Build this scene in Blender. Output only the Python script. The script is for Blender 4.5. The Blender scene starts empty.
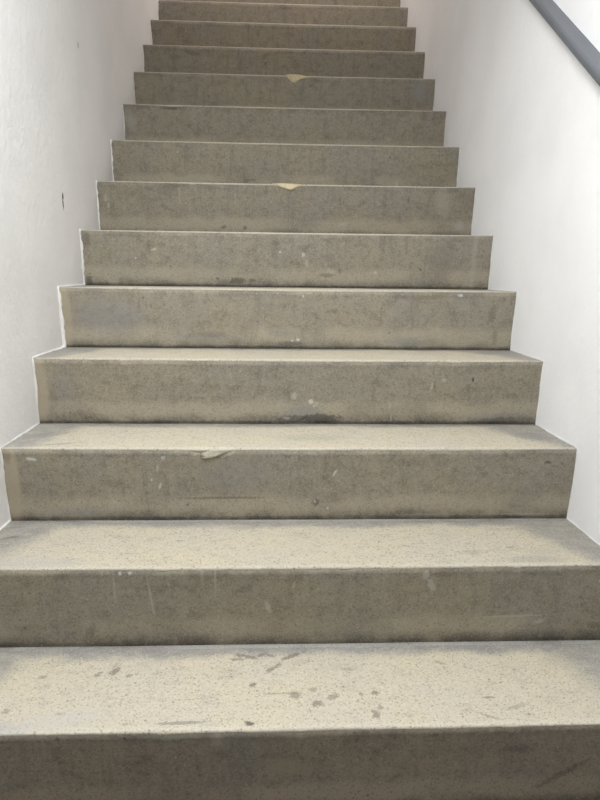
import bpy, bmesh, math, random
from mathutils import Vector, Matrix, noise

random.seed(4)
scene = bpy.context.scene
COL = scene.collection

# ------------------------------------------------------------------ measures
W = 1.40            # clear width between the two plastered walls
D, H = 0.2419, 0.1885   # going and rise
SET = 0.0172        # risers lean back this much at their foot
NSTEP = 15
DY = [0, -.0043, .0005, .0041, .0001, -.0038, .0064, -.0009, .0016, .0002, -.0016, -.0027, -.0031, .0035, 0, 0]
DZ = [0, .0043, .0050, .0063, .0026, -.0022, -.0081, -.0087, -.0095, -.0058, .0025, .0065, .0150, .0150, .012, .010]
def ny(n): return (n - 1) * D + DY[n]
def nz(n): return (n - 1) * H + DZ[n]
FLOOR_Z = -0.1885

# ------------------------------------------------------------------ node helper
class NT:
    def __init__(s, tree):
        s.t = tree; s.n = tree.nodes; s.l = tree.links
    def new(s, typ, **kw):
        nd = s.n.new(typ)
        for k, v in kw.items(): setattr(nd, k, v)
        return nd
    def put(s, sock, v):
        if isinstance(v, bpy.types.NodeSocket): s.l.new(v, sock)
        else: sock.default_value = v
    def math(s, op, a, b=0.0, c=None, clamp=False):
        nd = s.new('ShaderNodeMath', operation=op, use_clamp=clamp)
        s.put(nd.inputs[0], a); s.put(nd.inputs[1], b)
        if c is not None: s.put(nd.inputs[2], c)
        return nd.outputs[0]
    def mix(s, f, a, b, mode='MIX'):
        nd = s.new('ShaderNodeMix', data_type='RGBA', blend_type=mode)
        s.put(nd.inputs[0], f)
        for i, v in ((6, a), (7, b)):
            if not isinstance(v, bpy.types.NodeSocket): v = (*v, 1.0)
            s.put(nd.inputs[i], v)
        return nd.outputs[2]
    def ramp(s, v, lo, hi, a=0.0, b=1.0):
        nd = s.new('ShaderNodeMapRange', interpolation_type='SMOOTHSTEP')
        s.put(nd.inputs[0], v); s.put(nd.inputs[1], lo); s.put(nd.inputs[2], hi)
        s.put(nd.inputs[3], a); s.put(nd.inputs[4], b)
        return nd.outputs[0]
    def vec(s, v, mul=(1, 1, 1), add=(0, 0, 0)):
        a = s.new('ShaderNodeVectorMath', operation='MULTIPLY_ADD')
        s.put(a.inputs[0], v); s.put(a.inputs[1], mul); s.put(a.inputs[2], add)
        return a.outputs[0]
    def noise(s, v, scale, detail=4.0, rough=0.55, w=None):
        nd = s.new('ShaderNodeTexNoise', noise_dimensions='4D' if w is not None else '3D')
        s.put(nd.inputs['Vector'], v); nd.inputs['Scale'].default_value = scale
        nd.inputs['Detail'].default_value = detail; nd.inputs['Roughness'].default_value = rough
        if w is not None: s.put(nd.inputs['W'], w)
        return nd.outputs[0]
    def voro(s, v, scale, w=None, rnd=1.0):
        nd = s.new('ShaderNodeTexVoronoi', voronoi_dimensions='4D' if w is not None else '3D')
        s.put(nd.inputs['Vector'], v); nd.inputs['Scale'].default_value = scale
        nd.inputs['Randomness'].default_value = rnd
        if w is not None: s.put(nd.inputs['W'], w)
        return nd.outputs['Distance'], nd.outputs['Color']

def material(name):
    m = bpy.data.materials.new(name); m.use_nodes = True
    t = m.node_tree; t.nodes.clear()
    k = NT(t)
    out = k.new('ShaderNodeOutputMaterial'); b = k.new('ShaderNodeBsdfPrincipled')
    k.l.new(b.outputs[0], out.inputs[0])
    return m, k, b

# a stain / chip / drip: soft edged ellipse with a ragged border, in the (u, v) plane of a surface
grp = bpy.data.node_groups.new('surface_mark', 'ShaderNodeTree')
for nm, ty in (('Vector', 'NodeSocketVector'), ('Ragged', 'NodeSocketFloat'), ('U', 'NodeSocketFloat'), ('V', 'NodeSocketFloat'),
               ('RU', 'NodeSocketFloat'), ('RV', 'NodeSocketFloat'), ('Tilt', 'NodeSocketFloat'), ('Strength', 'NodeSocketFloat'), ('Rough', 'NodeSocketFloat')):
    grp.interface.new_socket(nm, in_out='INPUT', socket_type=ty)
grp.interface.new_socket('Mask', in_out='OUTPUT', socket_type='NodeSocketFloat')
g = NT(grp)
gi = g.new('NodeGroupInput'); go = g.new('NodeGroupOutput')
sp = g.new('ShaderNodeSeparateXYZ'); g.l.new(gi.outputs['Vector'], sp.inputs[0])
du = g.math('SUBTRACT', sp.outputs[0], gi.outputs['U']); dv = g.math('SUBTRACT', sp.outputs[1], gi.outputs['V'])
ct = g.math('COSINE', gi.outputs['Tilt']); st = g.math('SINE', gi.outputs['Tilt'])
ru = g.math('DIVIDE', g.math('ADD', g.math('MULTIPLY', du, ct), g.math('MULTIPLY', dv, st)), gi.outputs['RU'])
rv = g.math('DIVIDE', g.math('SUBTRACT', g.math('MULTIPLY', dv, ct), g.math('MULTIPLY', du, st)), gi.outputs['RV'])
dd = g.math('SQRT', g.math('ADD', g.math('MULTIPLY', ru, ru), g.math('MULTIPLY', rv, rv)))
dd = g.math('ADD', dd, g.math('MULTIPLY', g.math('SUBTRACT', gi.outputs['Ragged'], 0.5), gi.outputs['Rough']))
g.l.new(g.math('MULTIPLY', g.ramp(dd, 0.55, 1.1, 1.0, 0.0), gi.outputs['Strength']), go.inputs[0])

def marks(k, col, uv, ragged, lst):
    for (u, v, a, b, tilt, c, strength, *rg) in lst:
        nd = k.new('ShaderNodeGroup'); nd.node_tree = grp
        k.l.new(uv, nd.inputs['Vector']); k.l.new(ragged, nd.inputs['Ragged'])
        for nm, val in (('U', u), ('V', v), ('RU', a), ('RV', b), ('Tilt', tilt), ('Strength', strength * (.85 if c == BROWN else .75 if c == BLUEGREY else 1.0)), ('Rough', rg[0] if rg else 3.0)):
            nd.inputs[nm].default_value = val
        col = k.mix(nd.outputs[0], col, c)
    return col

WHITE = (.62, .60, .55); CREAM = (.58, .52, .36); TAN = (.44, .375, .275); DARK = (.06, .055, .05)
BLUEGREY = (.25, .255, .245); PALE = (.45, .42, .35); BROWN = (.13, .10, .075); GREEN = (.22, .25, .18)

# ------------------------------------------------------------------ concrete risers
RISER_MARKS = {
 1: [(.471, -.013, .035, .012, 0, GREEN, .4), (.681, -.087, .045, .016, -.2, (.36, .33, .24), .6), (1.185, -.116, .06, .008, .6, DARK, .35),
     (.55, -.02, .012, .02, 0, PALE, .5), (.9, -.09, .18, .02, .05, TAN, .25), (1.1, -.055, .03, .012, 0, DARK, .3)],
 2: [(.316, -.045, .0025, .045, 0, PALE, .5), (.330, -.012, .004, .005, .4, WHITE, .6), (.351, -.012, .005, .005, 0, WHITE, .6),
     (.390, -.065, .003, .05, .12, PALE, .6), (.527, -.035, .003, .035, 0, PALE, .5), (.500, -.02, .004, .03, 0, PALE, .35),
     (.638, -.096, .006, .018, .35, PALE, .75), (.693, -.043, .003, .012, -.3, PALE, .6),
     (.975, -.022, .009, .012, .3, PALE, .8), (.988, -.045, .009, .016, .3, PALE, .8),
     (1.172, -.125, .09, .004, .03, PALE, .6), (1.236, -.138, .016, .006, .3, PALE, .6), (1.36, -.15, .02, .008, 0, BROWN, .5),
     (.42, -.012, .02, .006, 0, GREEN, .4), (.26, -.15, .012, .02, -.4, DARK, .3)],
 3: [(.018, -.09, .022, .13, 0, TAN, .75, .5), (.069, -.027, .015, .004, -.15, WHITE, .8), (.012, -.02, .012, .02, 0, BROWN, .4),
     (.382, -.025, .006, .008, .4, WHITE, .5), (.368, -.05, .004, .010, -.1, PALE, .7), (.372, -.098, .003, .009, -.3, WHITE, .6), (.352, -.082, .003, .004, 0, WHITE, .6),
     (.800, -.064, .003, .012, -.5, WHITE, .7), (.755, -.142, .010, .012, 0, DARK, .6), (.752, -.14, .004, .006, 0, PALE, .8),
     (1.33, -.036, .010, .004, 0, DARK, .7), (.53, -.130, .12, .004, .01, BROWN, .6), (.55, -.07, .09, .05, 0, BLUEGREY, .35),
     (1.289, -.178, .06, .005, 0, PALE, .45), (1.032, -.180, .08, .006, 0, PALE, .35), (.82, -.15, .06, .01, 0, TAN, .4), (.18, -.165, .12, .018, 0, BLUEGREY, .35)],
 4: [(.012, -.09, .026, .12, 0, TAN, .75, .6), (.075, -.07, .035, .06, 0, BLUEGREY, .4), (.731, -.155, .065, .030, .1, BLUEGREY, .75, 2.4), (.78, -.168, .07, .016, 0, DARK, .7, 2.4),
     (.753, -.12, .008, .008, .5, WHITE, .8), (.77, -.125, .012, .006, .6, PALE, .7), (.706, -.103, .010, .012, 0, PALE, .8), (.684, -.168, .012, .005, 0, WHITE, .8), (.70, -.17, .05, .012, 0, DARK, .5, 2.4),
     (.981, -.166, .003, .014, 0, PALE, .6), (.976, -.132, .003, .012, 0, PALE, .7), (1.091, -.075, .004, .015, -.2, PALE, .75), (1.124, -.056, .007, .005, 0, PALE, .8),
     (1.205, -.054, .004, .008, 0, DARK, .8), (1.29, -.165, .14, .014, .03, BLUEGREY, .5), (1.3, -.173, .12, .010, .05, DARK, .4)],
 5: [(.014, -.09, .024, .12, 0, TAN, .65, .8), (.15, -.09, .12, .06, 0, (.27, .27, .27), .45), (.724, -.155, .006, .005, 0, WHITE, .8), (.706, -.158, .004, .004, 0, WHITE, .8), (.70, -.168, .05, .008, 0, DARK, .45),
     (1.062, -.160, .08, .018, 0, BLUEGREY, .65), (1.217, -.013, .03, .012, 0, BLUEGREY, .6), (1.225, -.013, .008, .005, 0, WHITE, .7), (.44, -.150, .09, .016, 0, BLUEGREY, .45),
     (.68, -.135, .06, .008, 0, BLUEGREY, .4), (1.328, -.07, .014, .03, 0, BROWN, .45), (1.345, -.14, .01, .03, 0, BROWN, .4), (.46, -.14, .05, .012, 0, BROWN, .3), (1.1, -.02, .09, .010, 0, BROWN, .3)],
 6: [(.02, -.03, .018, .03, 0, BROWN, .5), (.02, -.165, .012, .02, 0, DARK, .6), (.522, -.162, .03, .012, 0, DARK, .6), (.455, -.156, .006, .006, 0, DARK, .6), (.575, -.160, .012, .008, 0, DARK, .5),
     (.669, -.064, .005, .005, 0, WHITE, .7), (.748, -.072, .006, .01, 0, WHITE, .6), (.76, -.10, .008, .016, 0, PALE, .6), (.242, -.06, .009, .005, .3, WHITE, .5), (.18, -.09, .004, .005, 0, WHITE, .5),
     (.842, -.128, .02, .012, 0, PALE, .5), (.875, -.125, .006, .010, 0, DARK, .4), (1.0, -.13, .006, .006, 0, WHITE, .5), (1.23, -.09, .05, .08, 0, (.20, .18, .15), .4), (1.34, -.09, .01, .12, 0, PALE, .4), (.83, -.14, .03, .008, 0, DARK, .4)],
 7: [(.03, -.06, .007, .014, 0, PALE, .7), (.04, -.085, .006, .010, 0, PALE, .6), (1.35, -.14, .02, .02, 0, PALE, .7), (.30, -.05, .004, .04, 0, PALE, .35), (.504, -.048, .003, .03, 0, PALE, .4), (.54, -.158, .008, .008, 0, DARK, .55),
     (.46, -.156, .012, .010, 0, DARK, .5), (.908, -.138, .022, .007, .2, PALE, .7), (1.15, -.05, .004, .016, 0, BROWN, .6), (1.28, -.05, .03, .06, .2, PALE, .35)],
 8: [(1.061, -.155, .06, .007, 0, BROWN, .6), (1.150, -.150, .007, .018, 0, PALE, .7), (.55, -.14, .03, .006, 0, BROWN, .5), (1.33, -.16, .025, .012, 0, BROWN, .4)],
 9: [(.201, -.012, .05, .010, 0, DARK, .55), (.029, -.07, .03, .05, .3, PALE, .5), (1.15, -.12, .02, .01, 0, PALE, .4)],
 10: [(1.33, -.05, .05, .05, 0, (.30, .30, .30), .5)],
 11: [(.24, -.03, .05, .012, -.2, DARK, .35)],
 12: [(.15, -.05, .03, .02, 0, DARK, .2)],
}
RISER_TONE = {1: .70, 2: .95, 3: .97, 5: .95, 6: .88, 7: .78, 8: .86, 9: .88, 12: .87, 13: .82, 14: .78, 15: .78}    # light differences along the flight painted into each riser's tone, plus some dirt
def riser_material(n):
    m, k, b = material('riser_concrete_%02d' % n)
    tc = k.new('ShaderNodeTexCoord'); P = tc.outputs['Object']
    s = k.new('ShaderNodeSeparateXYZ'); k.l.new(P, s.inputs[0])
    x, y, z = s.outputs
    w = n * 3.71
    warm, cool, dark = (.335, .298, .222), (.305, .280, .232), (.215, .188, .145)
    big = k.noise(P, 5.5, 5, .6, w)
    mid = k.noise(k.vec(P, (1, 1, 1.6)), 22, 5, .65, w + 1)
    streak = k.noise(k.vec(P, (1, 1, .10)), 48, 4, .6, w + 2)
    fine = k.noise(P, 260, 3, .7, w + 3)
    col = k.mix(k.ramp(big, .35, .65), warm, cool)
    col = k.mix(k.ramp(mid, .45, .74, 0, .80), col, dark)
    blot = k.noise(P, 75, 4, .7, w + 10)
    col = k.mix(k.ramp(blot, .52, .70, 0, .55), col, (.17, .15, .115))
    col = k.mix(k.ramp(blot, .46, .32, 0, .40), col, (.42, .385, .30))
    col = k.mix(k.ramp(streak, .50, .72, 0, .40), col, (.17, .155, .13))
    col = k.mix(k.ramp(streak, .44, .24, 0, .38), col, (.36, .33, .27))
    # pale splash line, then a ragged dark line of grime, along the foot of the riser
    hb = H + DZ[n] - DZ[n - 1] if n > 1 else H
    zz = k.math('ADD', z, k.math('MULTIPLY', k.math('SUBTRACT', k.noise(k.vec(P, (1, 1, .3)), 9, 5, .65, w + 4), .5), .055))
    splash = k.math('MULTIPLY', k.ramp(zz, -hb + .078, -hb + .050), k.ramp(k.noise(P, 4, 3, .5, w + 5), .34, .54))
    col = k.mix(k.math('MULTIPLY', splash, .72), col, (.44, .39, .295))
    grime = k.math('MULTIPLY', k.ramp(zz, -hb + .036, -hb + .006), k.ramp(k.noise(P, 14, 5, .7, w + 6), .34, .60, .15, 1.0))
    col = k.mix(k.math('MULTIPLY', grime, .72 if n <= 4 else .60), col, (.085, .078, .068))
    # scuffed dirt just under the nosing
    scuff = k.math('MULTIPLY', k.ramp(zz, -.030, -.008), k.ramp(k.noise(P, 8, 4, .6, w + 7), .42, .66))
    col = k.mix(k.math('MULTIPLY', scuff, .45), col, (.12, .108, .092))
    # aggregate speckle, pits and paint flecks
    col = k.mix(k.ramp(fine, .52, .68, 0, .60), col, (.11, .098, .078))
    col = k.mix(k.ramp(fine, .46, .32, 0, .55), col, (.48, .44, .36))
    dist, vc = k.voro(P, 42, w + 8)
    sv = k.new('ShaderNodeSeparateColor'); k.l.new(vc, sv.inputs[0])
    fl = k.math('MULTIPLY', k.ramp(dist, .17, .10), k.math('GREATER_THAN', sv.outputs[0], .955))
    col = k.mix(k.math('MULTIPLY', fl, .7), col, WHITE)
    fl = k.math('MULTIPLY', k.ramp(dist, .24, .10), k.math('LESS_THAN', sv.outputs[1], .05))
    col = k.mix(k.math('MULTIPLY', fl, .6), col, DARK)
    uv = k.new('ShaderNodeCombineXYZ'); k.l.new(x, uv.inputs[0]); k.l.new(z, uv.inputs[1])
    ragged = k.noise(P, 170, 5, .75, w + 9)
    col = marks(k, col, uv.outputs[0], ragged, RISER_MARKS.get(n, []))
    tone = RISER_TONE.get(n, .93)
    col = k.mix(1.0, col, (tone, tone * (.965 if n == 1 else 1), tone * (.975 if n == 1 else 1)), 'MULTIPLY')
    k.put(b.inputs['Base Color'], col)
    b.inputs['Roughness'].default_value = .88
    b.inputs['Specular IOR Level'].default_value = .25
    bp = k.new('ShaderNodeBump'); bp.inputs['Strength'].default_value = .35; bp.inputs['Distance'].default_value = .003
    k.put(bp.inputs['Height'], k.math('ADD', k.math('MULTIPLY', mid, .8), k.math('MULTIPLY', fine, .35)))
    k.l.new(bp.outputs[0], b.inputs['Normal'])
    return m

# ------------------------------------------------------------------ concrete treads
TREAD_MARKS = {
 1: [(.59, .222, .03, .006, -.3, BROWN, .65), (.625, .226, .016, .006, .5, BROWN, .6), (.69, .220, .03, .006, .5, BROWN, .7), (.575, .212, .02, .005, 0, BROWN, .5), (.645, .222, .014, .005, -.5, BROWN, .6),
     (.645, .175, .016, .006, .7, BROWN, .65), (.660, .19, .010, .006, .9, BROWN, .5), (.61, .128, .009, .007, .6, BROWN, .75), (.692, .095, .012, .011, 0, BROWN, .6), (.66, .10, .05, .003, 0, BROWN, .4),
     (.608, .017, .011, .007, -.3, DARK, .8), (.733, .068, .012, .010, 0, BROWN, .65), (.763, .088, .014, .008, .4, BROWN, .55), (.728, .11, .008, .008, 0, BROWN, .5), (.847, .098, .010, .008, 0, BROWN, .65), (.82, .095, .006, .006, 0, BROWN, .5),
     (.839, .035, .009, .014, 0, BROWN, .65), (.85, .055, .006, .01, 0, BROWN, .5), (.804, .175, .02, .007, 0, BROWN, .3), (.483, .021, .05, .005, .03, (.2, .19, .18), .6),
     (.329, .176, .008, .014, -.7, BROWN, .7), (.297, .165, .006, .012, -.6, BROWN, .6), (.36, .16, .006, .010, -.4, BROWN, .5), (.26, .05, .012, .006, 0, BROWN, .4), (.16, .06, .008, .008, 0, BROWN, .5), (.19, .16, .01, .006, 0, BROWN, .35),
     (1.049, .024, .03, .004, -.5, BROWN, .4), (1.063, .077, .014, .004, 0, BROWN, .65), (1.11, .05, .03, .006, .3, BROWN, .35), (1.0, .19, .014, .006, -.5, BROWN, .4), (.15, .012, .08, .02, 0, (.40, .39, .39), .5), (.25, .03, .10, .03, .2, (.52, .51, .50), .4)],
 2: [(1.188, .093, .012, .007, 0, BROWN, .4), (1.10, .07, .06, .012, .1, BLUEGREY, .25), (.434, .142, .012, .005, 0, BROWN, .4), (.04, .16, .025, .008, .4, BROWN, .55), (.03, .22, .03, .008, .2, BROWN, .4),
     (1.26, .07, .05, .02, 0, PALE, .4), (.12, .03, .14, .03, 0, (.46, .45, .44), .4), (1.22, .03, .08, .02, 0, BLUEGREY, .4), (.57, .21, .04, .010, 0, BLUEGREY, .4)],
 3: [(.75, .11, .12, .04, 0, GREEN, .22), (.06, .13, .06, .03, .5, (.28, .27, .25), .6), (1.33, .12, .06, .04, -.5, (.26, .25, .24), .55), (.12, .04, .05, .010, .3, (.28, .26, .24), .5)],
}
def tread_material(n):
    m, k, b = material('tread_concrete_%02d' % n)
    tc = k.new('ShaderNodeTexCoord'); P = tc.outputs['Object']
    s = k.new('ShaderNodeSeparateXYZ'); k.l.new(P, s.inputs[0])
    x, y, z = s.outputs
    w = n * 5.13
    big = k.noise(P, 6, 5, .6, w); mid = k.noise(k.vec(P, (1, 1.7, 1)), 26, 5, .65, w + 1); fine = k.noise(P, 240, 3, .7, w + 3)
    worn = k.mix(k.ramp(big, .36, .64), (.605, .545, .415), (.575, .53, .43))
    worn = k.mix(k.ramp(mid, .48, .74, 0, .60), worn, (.42, .38, .30))
    grey = k.mix(k.ramp(mid, .35, .7), (.235, .235, .235), (.36, .35, .33))
    wob = k.math('MULTIPLY', k.math('SUBTRACT', k.noise(P, 7, 5, .65, w + 4), .5), .09)
    back = k.ramp(k.math('ADD', y, wob), D - .040, D - .004)
    # feet never reach the two ends of a tread: the grey skin stays there
    side = k.math('MAXIMUM', k.ramp(k.math('ADD', k.math('ADD', x, k.math('MULTIPLY', y, -.35)), k.math('MULTIPLY', wob, 1.5)), .085, .015),
                  k.ramp(k.math('ADD', k.math('ADD', x, k.math('MULTIPLY', y, .55)), k.math('MULTIPLY', wob, 1.5)), W - .085, W + .01))
    col = k.mix(k.math('MULTIPLY', k.math('MAXIMUM', k.math('MULTIPLY', back, .85), k.math('MULTIPLY', side, .75)), 1.0), worn, grey)
    # broken pale line in the corner under the next riser
    joint = k.math('MULTIPLY', k.ramp(k.math('ADD', y, k.math('MULTIPLY', wob, .06)), D + SET - .012, D + SET - .006), k.ramp(k.noise(P, 5, 4, .6, w + 6), .35, .55))
    col = k.mix(k.math('MULTIPLY', joint, .6), col, (.56, .55, .52))
    # nosing rubbed pale
    col = k.mix(k.math('MULTIPLY', k.math('MULTIPLY', k.ramp(k.math('ADD', y, k.math('MULTIPLY', wob, .12)), .020, .004), k.ramp(z, -.0045, -.0015)), .45), col, (.66, .61, .52))
    # below the rounded nosing the front keeps the riser's grime
    col = k.mix(k.ramp(k.math('ADD', z, k.math('MULTIPLY', wob, .05)), -.0035, -.0075), col, (.28, .25, .19))
    col = k.mix(k.ramp(fine, .52, .67, 0, .75), col, (.25, .215, .16))
    col = k.mix(k.ramp(fine, .46, .30, 0, .55), col, (.76, .70, .57))
    dist, vc = k.voro(P, 95, w + 8)
    sv = k.new('ShaderNodeSeparateColor'); k.l.new(vc, sv.inputs[0])
    pit = k.math('MULTIPLY', k.ramp(dist, .34, .16), k.math('GREATER_THAN', sv.outputs[0], .80))
    col = k.mix(k.math('MULTIPLY', pit, .6), col, (.17, .14, .105))
    ragged = k.noise(P, 150, 5, .75, w + 9)
    col = marks(k, col, P, ragged, TREAD_MARKS.get(n, []))
    tone = {1: .95, 2: .84, 3: .86}.get(n, .85)
    col = k.mix(1.0, col, (tone, tone, tone), 'MULTIPLY')
    k.put(b.inputs['Base Color'], col)
    b.inputs['Roughness'].default_value = .75
    b.inputs['Specular IOR Level'].default_value = .3
    bp = k.new('ShaderNodeBump'); bp.inputs['Strength'].default_value = .3; bp.inputs['Distance'].default_value = .002
    k.put(bp.inputs['Height'], k.math('SUBTRACT', k.math('ADD', k.math('MULTIPLY', mid, .7), k.math('MULTIPLY', fine, .3)), k.math('MULTIPLY', pit, .5)))
    k.l.new(bp.outputs[0], b.inputs['Normal'])
    return m

def filler_material(name, c1, c2):
    m, k, b = material(name)
    P = k.new('ShaderNodeTexCoord').outputs['Object']
    n1 = k.noise(P, 60, 4, .65)
    k.put(b.inputs['Base Color'], k.mix(k.ramp(n1, .35, .7), c1, c2))
    b.inputs['Roughness'].default_value = .9
    return m

# ------------------------------------------------------------------ painted plaster
def plaster_material(name, base, bump, wall_marks=(), seed=0.0):
    m, k, b = material(name)
    P = k.new('ShaderNodeTexCoord').outputs['Object']
    s = k.new('ShaderNodeSeparateXYZ'); k.l.new(P, s.inputs[0])
    n1 = k.noise(P, 3.2, 4, .55, seed); n2 = k.noise(P, 45, 4, .6, seed + 1); n3 = k.noise(P, 190, 3, .6, seed + 2); n4 = k.noise(P, 14, 3, .5, seed + 3)
    dark = tuple(c * .93 for c in base)
    col = k.mix(k.ramp(n1, .38, .68, 0, .8), base, dark)
    col = k.mix(k.ramp(n2, .60, .80, 0, .22), col, tuple(c * .80 for c in base))
    uv = k.new('ShaderNodeCombineXYZ'); k.l.new(s.outputs[1], uv.inputs[0]); k.l.new(s.outputs[2], uv.inputs[1])
    col = marks(k, col, uv.outputs[0], k.noise(P, 120, 4, .65, seed + 4), wall_marks)
    k.put(b.inputs['Base Color'], col)
    b.inputs['Roughness'].default_value = .62; b.inputs['Specular IOR Level'].default_value = .3
    bp = k.new('ShaderNodeBump'); bp.inputs['Strength'].default_value = bump; bp.inputs['Distance'].default_value = .007
    hgt = k.math('ADD', k.math('ADD', k.math('MULTIPLY', n2, .5), k.math('MULTIPLY', n3, .15)), k.math('MULTIPLY', n4, .45))
    k.put(bp.inputs['Height'], hgt); k.l.new(bp.outputs[0], b.inputs['Normal'])
    return m

MAT_LEFT = plaster_material('left_wall_plaster', (.86, .852, .838), .7,
    [(1.0625, 1.024, .0075, .012, .05, (.02, .018, .017), .97, 1.0), (1.061, 1.003, .006, .024, .12, (.035, .03, .028), .95, 1.2), (1.312, 1.53, .008, .010, 0, (.25, .22, .18), .7)], 0.0)
MAT_RIGHT = plaster_material('right_wall_plaster', (.875, .875, .88), .6, (), 9.0)
MAT_PAINT = plaster_material('thick_white_paint', (.77, .76, .74), .8, (), 4.0)
MAT_CEIL = plaster_material('ceiling_paint', (.75, .74, .72), .2, (), 6.0)
MAT_FILL = filler_material('cream_filler', (.64, .55, .35), (.54, .46, .30))
MAT_CHIP = filler_material('pale_broken_concrete', (.50, .47, .38), (.40, .37, .29))

def landing_material():
    m, k, b = material('landing_concrete')
    P = k.new('ShaderNodeTexCoord').outputs['Object']
    n1 = k.noise(P, 4, 5, .6); n2 = k.noise(P, 180, 3, .7)
    col = k.mix(k.ramp(n1, .35, .65), (.34, .31, .26), (.26, .245, .215))
    col = k.mix(k.ramp(n2, .52, .74, 0, .5), col, (.13, .12, .10))
    k.put(b.inputs['Base Color'], col); b.inputs['Roughness'].default_value = .85
    return m
MAT_LAND = landing_material()

def rail_material():
    m, k, b = material('grey_gloss_paint')
    P = k.new('ShaderNodeTexCoord').outputs['Object']
    n1 = k.noise(k.vec(P, (6, 1, 1)), 7, 4, .6); n2 = k.noise(P, 130, 3, .6)
    col = k.mix(k.ramp(n1, .35, .7), (.128, .138, .156), (.115, .124, .139))
    k.put(b.inputs['Base Color'], col); b.inputs['Roughness'].default_value = .42
    bp = k.new('ShaderNodeBump'); bp.inputs['Strength'].default_value = .15; bp.inputs['Distance'].default_value = .001
    k.put(bp.inputs['Height'], n2); k.l.new(bp.outputs[0], b.inputs['Normal'])
    return m

# ------------------------------------------------------------------ object helpers
def link(name, bm, mat, parent=None, loc=(0, 0, 0), smooth=False):
    me = bpy.data.meshes.new(name)
    bmesh.ops.recalc_face_normals(bm, faces=bm.faces)
    bm.to_mesh(me); bm.free()
    me.materials.append(mat)
    if smooth:      # only the small faces of a grid; big caps stay flat
        for p in me.polygons: p.use_smooth = len(p.vertices) == 4 and p.area < .02
    o = bpy.data.objects.new(name, me); COL.objects.link(o)
    o.location = loc
    if parent: o.parent = parent
    return o
def empty(name, loc=(0, 0, 0), parent=None):
    o = bpy.data.objects.new(name, None); COL.objects.link(o)
    o.location = loc; o.empty_display_size = .1
    if parent: o.parent = parent
    return o
def structure(o): o['kind'] = 'structure'; return o

def prism(bm, prof, x0, x1):
    """closed (y, z) outline extruded along x"""
    a = [bm.verts.new((x0, y, z)) for y, z in prof]; b = [bm.verts.new((x1, y, z)) for y, z in prof]
    n = len(prof)
    for i in range(n):
        j = (i + 1) % n
        bm.faces.new((a[i], a[j], b[j], b[i]))
    bm.faces.new(a); bm.faces.new(b)

# ------------------------------------------------------------------ the staircase
stairs = empty('staircase', (0, 0, 0))
stairs['label'] = 'straight flight of worn bare concrete steps climbing between two white plaster walls'
stairs['category'] = 'staircase'

NOSE = .016     # depth of the tread layer on the front face
# chipped bits of nosing: (x, half width, depth)
CHIPS = {1: [(.47, .03, .004), (.70, .012, .003), (1.08, .02, .003)], 2: [(.42, .02, .003), (.80, .015, .003), (1.17, .008, .004)], 3: [(.50, .055, .009), (1.10, .015, .003)],
         4: [(.25, .02, .003), (1.15, .02, .003)], 7: [(.35, .015, .003), (.71, .06, .006)], 10: [(.74, .05, .006)], 8: [(1.2, .02, .003)], 9: [(.21, .05, .004)]}

def edge_wobble(n, x):
    return .0016 * noise.noise((x * 7, n * 9.1, 0)) + .0009 * noise.noise((x * 38, n * 5.3, 2)) + .0005 * noise.noise((x * 110, n * 3.3, 7))

def nose_radius(n, x):
    """nosing rounded by wear, most in the middle of the flight, more where it is chipped"""
    r = .0026 + .0030 * math.exp(-((x - W / 2) / .42) ** 2) + .0010 * noise.noise((x * 6, n * 2.2, 5))
    chip = 0.0
    for cx, hw, dp in CHIPS.get(n, []):
        q = abs(x - cx) / hw
        if q < 1: chip = max(chip, dp * (1 - q * q) * (1 + .35 * noise.noise((x * 140, n, 1))))
    return min(r + chip, NOSE)

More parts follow.
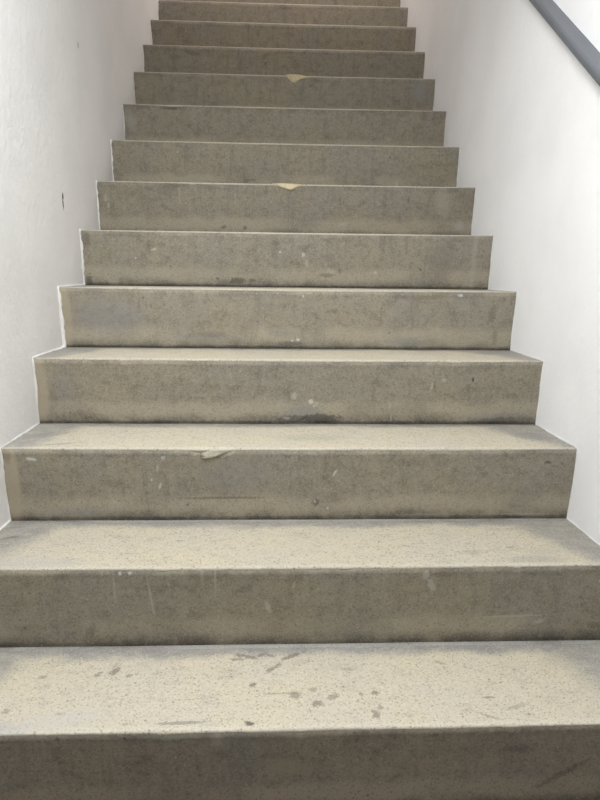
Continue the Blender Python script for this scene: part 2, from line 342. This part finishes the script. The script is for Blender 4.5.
def build_step(n):
    y0, z0 = ny(n), nz(n)
    st = empty('step', (0, y0, z0), stairs)
    rise = z0 - (nz(n - 1) if n > 1 else FLOOR_Z)
    going = (ny(n + 1) - y0) if n < NSTEP else 1.2495
    nx = 420 if n <= 4 else (260 if n <= 8 else 160)
    xs = [.0005 + (W - .001) * i / nx for i in range(nx + 1)]
    # ---- riser: a solid block with a leaning, slightly uneven face
    bm = bmesh.new()
    fr = [i / 14 for i in range(15)]
    rows = []
    for x in xs:
        c = []
        for f in fr:
            z0r = nose_radius(n, x) + .0004
            z = -z0r - f * (rise - z0r)
            y = SET * (-z / rise) + edge_wobble(n, x) * (1 - f)
            y += math.sin(math.pi * f) ** 1.5 * .0016 * noise.noise((x * 7, z * 9, n * 4.4)) if 0 < f < 1 else 0
            c.append(bm.verts.new((x, y, z)))
        rows.append(c)
    for i in range(nx):
        for j in range(len(fr) - 1):
            bm.faces.new((rows[i][j], rows[i + 1][j], rows[i + 1][j + 1], rows[i][j + 1]))
    yb = going + .03 if n < NSTEP else going
    tb = [bm.verts.new((x, yb, -.006)) for x in (xs[0], xs[-1])]; bb = [bm.verts.new((x, yb, -rise)) for x in (xs[0], xs[-1])]
    bm.faces.new([r[0] for r in rows] + [tb[1], tb[0]])
    bm.faces.new([r[-1] for r in rows] + [bb[1], bb[0]])
    bm.faces.new((tb[0], tb[1], bb[1], bb[0]))
    bm.faces.new(rows[0] + [bb[0], tb[0]]); bm.faces.new(rows[-1] + [bb[1], tb[1]])
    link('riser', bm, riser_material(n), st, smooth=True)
    # ---- tread: slab with a nosing rounded by wear, most in the middle of the flight
    bm = bmesh.new(); rows = []
    for x in xs:
        mid = math.exp(-((x - W / 2) / .45) ** 2)
        e = edge_wobble(n, x)
        r = nose_radius(n, x)
        c = [(SET * (r + .0004) / rise + e, -r - .0004)]
        for a in range(7):
            t = a / 6 * math.pi / 2
            c.append((e + r - r * math.cos(t) + SET * (max(0, r - r * math.sin(t)) / rise), -(r - r * math.sin(t))))
        for f in (.08, .16, .28, .40, .55, .70, .85, 1.0):
            y = r + e + f * ((going + .03 if n < NSTEP else going) - r - e)
            dish = -.0022 * mid * math.sin(min(1, y / D) * math.pi)
            c.append((y, dish + .0008 * noise.noise((x * 6, y * 10, n * 1.7))))
        rows.append([bm.verts.new((x, y, z)) for y, z in c])
    for i in range(nx):
        for j in range(len(rows[0]) - 1):
            bm.faces.new((rows[i][j], rows[i + 1][j], rows[i + 1][j + 1], rows[i][j + 1]))
    bk = [bm.verts.new((x, yb, -.006)) for x in (xs[0], xs[-1])]
    bm.faces.new([r[0] for r in rows] + [bk[1], bk[0]])
    bm.faces.new([r[-1] for r in rows] + [bk[1], bk[0]])
    bm.faces.new(rows[0] + [bk[0]]); bm.faces.new(rows[-1] + [bk[1]])
    link('tread', bm, tread_material(n), st, smooth=True)
    return st

def filler_patch(st, outline, proud=.007, label=None, mat=MAT_FILL):
    """a lump of repair mortar pressed on the broken nosing: outline in (x, z) on the riser face, bulging to the front"""
    bm = bmesh.new()
    cx = sum(p[0] for p in outline) / len(outline); cz = sum(p[1] for p in outline) / len(outline)
    rings = []
    zt = max(p[1] for p in outline); zl = min(p[1] for p in outline)
    for s, d in ((1.0, -.004), (.97, .0), (.88, .8), (.5, 1.0)):
        ring = []
        for (x, z) in outline:
            X, Z = cx + (x - cx) * s, cz + (z - cz) * s
            Y = SET * (-Z / H) - (proud * d * ((zt - Z) / (zt - zl) * 1.6 - .15) if d > 0 else 0) + (.010 if d < 0 else 0)
            ring.append(bm.verts.new((X, Y, Z)))
        rings.append(ring)
    m = len(outline)
    for a, b2 in zip(rings, rings[1:]):
        for i in range(m): bm.faces.new((a[i], a[(i + 1) % m], b2[(i + 1) % m], b2[i]))
    bm.faces.new(rings[-1]); bm.faces.new(rings[0])
    o = link('filler_patch' if mat is MAT_FILL else 'chipped_edge', bm, mat, st, smooth=True)
    o['label'] = label or 'cream filler patch on the broken nosing'
    return o

steps = {n: build_step(n) for n in range(1, NSTEP + 1)}
filler_patch(steps[10], [(.700, .004), (.725, .006), (.760, .005), (.785, .001), (.815, -.004), (.800, -.008), (.770, -.014), (.752, -.026), (.738, -.034), (.722, -.024), (.706, -.010)])
filler_patch(steps[7], [(.640, .001), (.670, .003), (.715, .002), (.760, -.001), (.755, -.004), (.735, -.010), (.722, -.019), (.708, -.023), (.690, -.018), (.672, -.012), (.655, -.004)])
filler_patch(steps[3], [(.548, -.005), (.535, -.011), (.520, -.018), (.500, -.025), (.482, -.027), (.472, -.023), (.485, -.020), (.468, -.016), (.480, -.011), (.497, -.006), (.520, -.0045)], .003,
             'pale flaked chip under the nosing', MAT_CHIP)

# ------------------------------------------------------------------ the stairwell
Y0, Y1 = -2.6, ny(NSTEP) + 1.25
def slab(name, lo, hi, mat):
    bm = bmesh.new(); bmesh.ops.create_cube(bm, size=1)
    for v in bm.verts: v.co = Vector(((v.co.x + .5) * (hi[0] - lo[0]) + lo[0], (v.co.y + .5) * (hi[1] - lo[1]) + lo[1], (v.co.z + .5) * (hi[2] - lo[2]) + lo[2]))
    return structure(link(name, bm, mat))
ZT = nz(NSTEP) + 2.5
slab('wall_left', (-.15, Y0, FLOOR_Z - .1), (0, Y1, ZT), MAT_LEFT)
slab('wall_right', (W, Y0, FLOOR_Z - .1), (W + .15, Y1, ZT), MAT_RIGHT)
slab('wall_back', (-.15, Y1, FLOOR_Z - .1), (W + .15, Y1 + .15, ZT), MAT_RIGHT)
slab('floor', (-.0, Y0, FLOOR_Z - .1), (W, ny(1) + SET, FLOOR_Z), MAT_LAND)
bm = bmesh.new()
CZ = 2.15
prism(bm, [(Y0, CZ), (.75, CZ), (.75 + (ZT - CZ) / .779, ZT), (Y1, ZT), (Y1, ZT + .12), (.6 + (ZT - CZ) / .779, ZT + .12), (.62, CZ + .12), (Y0, CZ + .12)], -.15, W + .15)
structure(link('ceiling', bm, MAT_CEIL))

# bead of built-up white paint where the wall meets the steps
def paint_bead(name, x, rad, seed, side):
    pts = []
    def seg(a, b, step=.010):
        L = math.dist(a, b); m = max(2, int(L / step))
        for i in range(m): pts.append((a[0] + (b[0] - a[0]) * i / m, a[1] + (b[1] - a[1]) * i / m))
    for n in range(1, NSTEP + 1):
        zb = nz(n - 1) if n > 1 else FLOOR_Z
        seg((ny(n) + SET, zb), (ny(n), nz(n)))
        e = ny(n + 1) + SET if n < NSTEP else Y1
        seg((ny(n), nz(n)), (e, nz(n)))
    bm = bmesh.new(); prev = None; K = 8
    for i, (y, z) in enumerate(pts):
        a = pts[max(0, i - 1)]; b = pts[min(len(pts) - 1, i + 1)]
        t = Vector((0, b[0] - a[0], b[1] - a[1])).normalized(); nn = Vector((0, -t.z, t.y))
        k = .45 + 1.5 * max(0, noise.noise((y * 7 + seed, z * 7, seed)) + .12) + .7 * noise.noise((y * 40, z * 40, seed)) + .4 * noise.noise((y * 110, z * 110, seed))
        if side > 0 and .85 < y < 1.75: k = k * 1.5 + .2      # thickest runs of paint
        r = max(.0012, rad * k)
        r2 = max(.0012, rad * (1 + .6 * noise.noise((y * 30, z * 30, seed + 3))))
        ring = []
        for q in range(K):
            th = 2 * math.pi * q / K
            ring.append(bm.verts.new(Vector((x, y, z)) + Vector((1, 0, 0)) * (r * math.cos(th)) + nn * (r2 * .9 * math.sin(th))))
        if prev:
            for q in range(K): bm.faces.new((prev[q], prev[(q + 1) % K], ring[(q + 1) % K], ring[q]))
        else: bm.faces.new(ring)
        prev = ring
    bm.faces.new(prev)
    return structure(link(name, bm, MAT_PAINT, smooth=True))
paint_bead('trim_1', 0.0, .0040, 1.3, 1)
paint_bead('trim_2', W, .0022, 8.1, -1)

# ------------------------------------------------------------------ handrail
SL = math.atan2(.1885, .2419)
def make_rail():
    bm = bmesh.new()
    y0, y1 = -.75, 3.55
    sl = .750
    pr = [(.0, .852), (.034, .851), (.039, .853), (.0405, .857), (.0405, .868), (.039, .8725), (.034, .876), (.0, .881)]   # (off the wall, height over the nosings)
    ends = []
    for y in (y0, y0 + .01, y1 - .01, y1):
        s = .93 if y in (y0, y1) else 1
        ends.append([bm.verts.new((W - a * s, y, y * sl + b)) for a, b in pr])
    m = len(pr)
    for a, b in zip(ends, ends[1:]):
        for i in range(m): bm.faces.new((a[i], a[(i + 1) % m], b[(i + 1) % m], b[i]))
    bm.faces.new(ends[0]); bm.faces.new(ends[-1])
    o = link('handrail', bm, rail_material())
    o['label'] = 'grey painted handrail running up the right white wall'
    o['category'] = 'handrail'
    return o
make_rail()

# ------------------------------------------------------------------ light
def area(name, loc, rot, sx, sy, power, color):
    l = bpy.data.lights.new(name, 'AREA'); l.shape = 'RECTANGLE'; l.size = sx; l.size_y = sy; l.energy = power; l.color = color
    o = bpy.data.objects.new(name, l); COL.objects.link(o); o.location = loc; o.rotation_euler = rot
    return o
area('ceiling_lamp', (.36, -.10, CZ - .03), (0, 0, 0), .6, .25, 32.2, (.97, .988, 1.0))
area('upper_lamp', (.85, 2.3, CZ + (2.3 - .75) * .779 - .03), (math.atan(.779), 0, 0), .7, .3, 12, (1.0, .90, .86))
w = bpy.data.worlds.new('world'); scene.world = w; w.use_nodes = True
bg = w.node_tree.nodes['Background']; bg.inputs[0].default_value = (.9, .95, 1, 1); bg.inputs[1].default_value = .6

# ------------------------------------------------------------------ camera
f_px, CX, CY, CZc, PITCH, YAW, ROLL = 632.75, .6487, -.9933, .7993, .1972, .0426, -.0117
c, s_ = math.cos(YAW), math.sin(YAW)
rx = Vector((c, -s_, 0)); fh = Vector((s_, c, 0)); up = Vector((0, 0, 1))
fw = fh * math.cos(PITCH) - up * math.sin(PITCH); uu = fh * math.sin(PITCH) + up * math.cos(PITCH)
R = rx * math.cos(ROLL) - uu * math.sin(ROLL); U = rx * math.sin(ROLL) + uu * math.cos(ROLL)
cd = bpy.data.cameras.new('camera'); cam = bpy.data.objects.new('camera', cd); COL.objects.link(cam)
M = Matrix((R, U, -fw)).transposed().to_4x4(); M.translation = Vector((CX, CY, CZc)); cam.matrix_world = M
cd.sensor_fit = 'VERTICAL'; cd.sensor_height = 36; cd.lens = 36 * f_px / 800; cd.clip_start = .02
scene.camera = cam
vs = scene.view_settings
vs.view_transform = 'Standard'; vs.look = 'None'; vs.gamma = 1; vs.use_curve_mapping = False; vs.exposure = 0.0
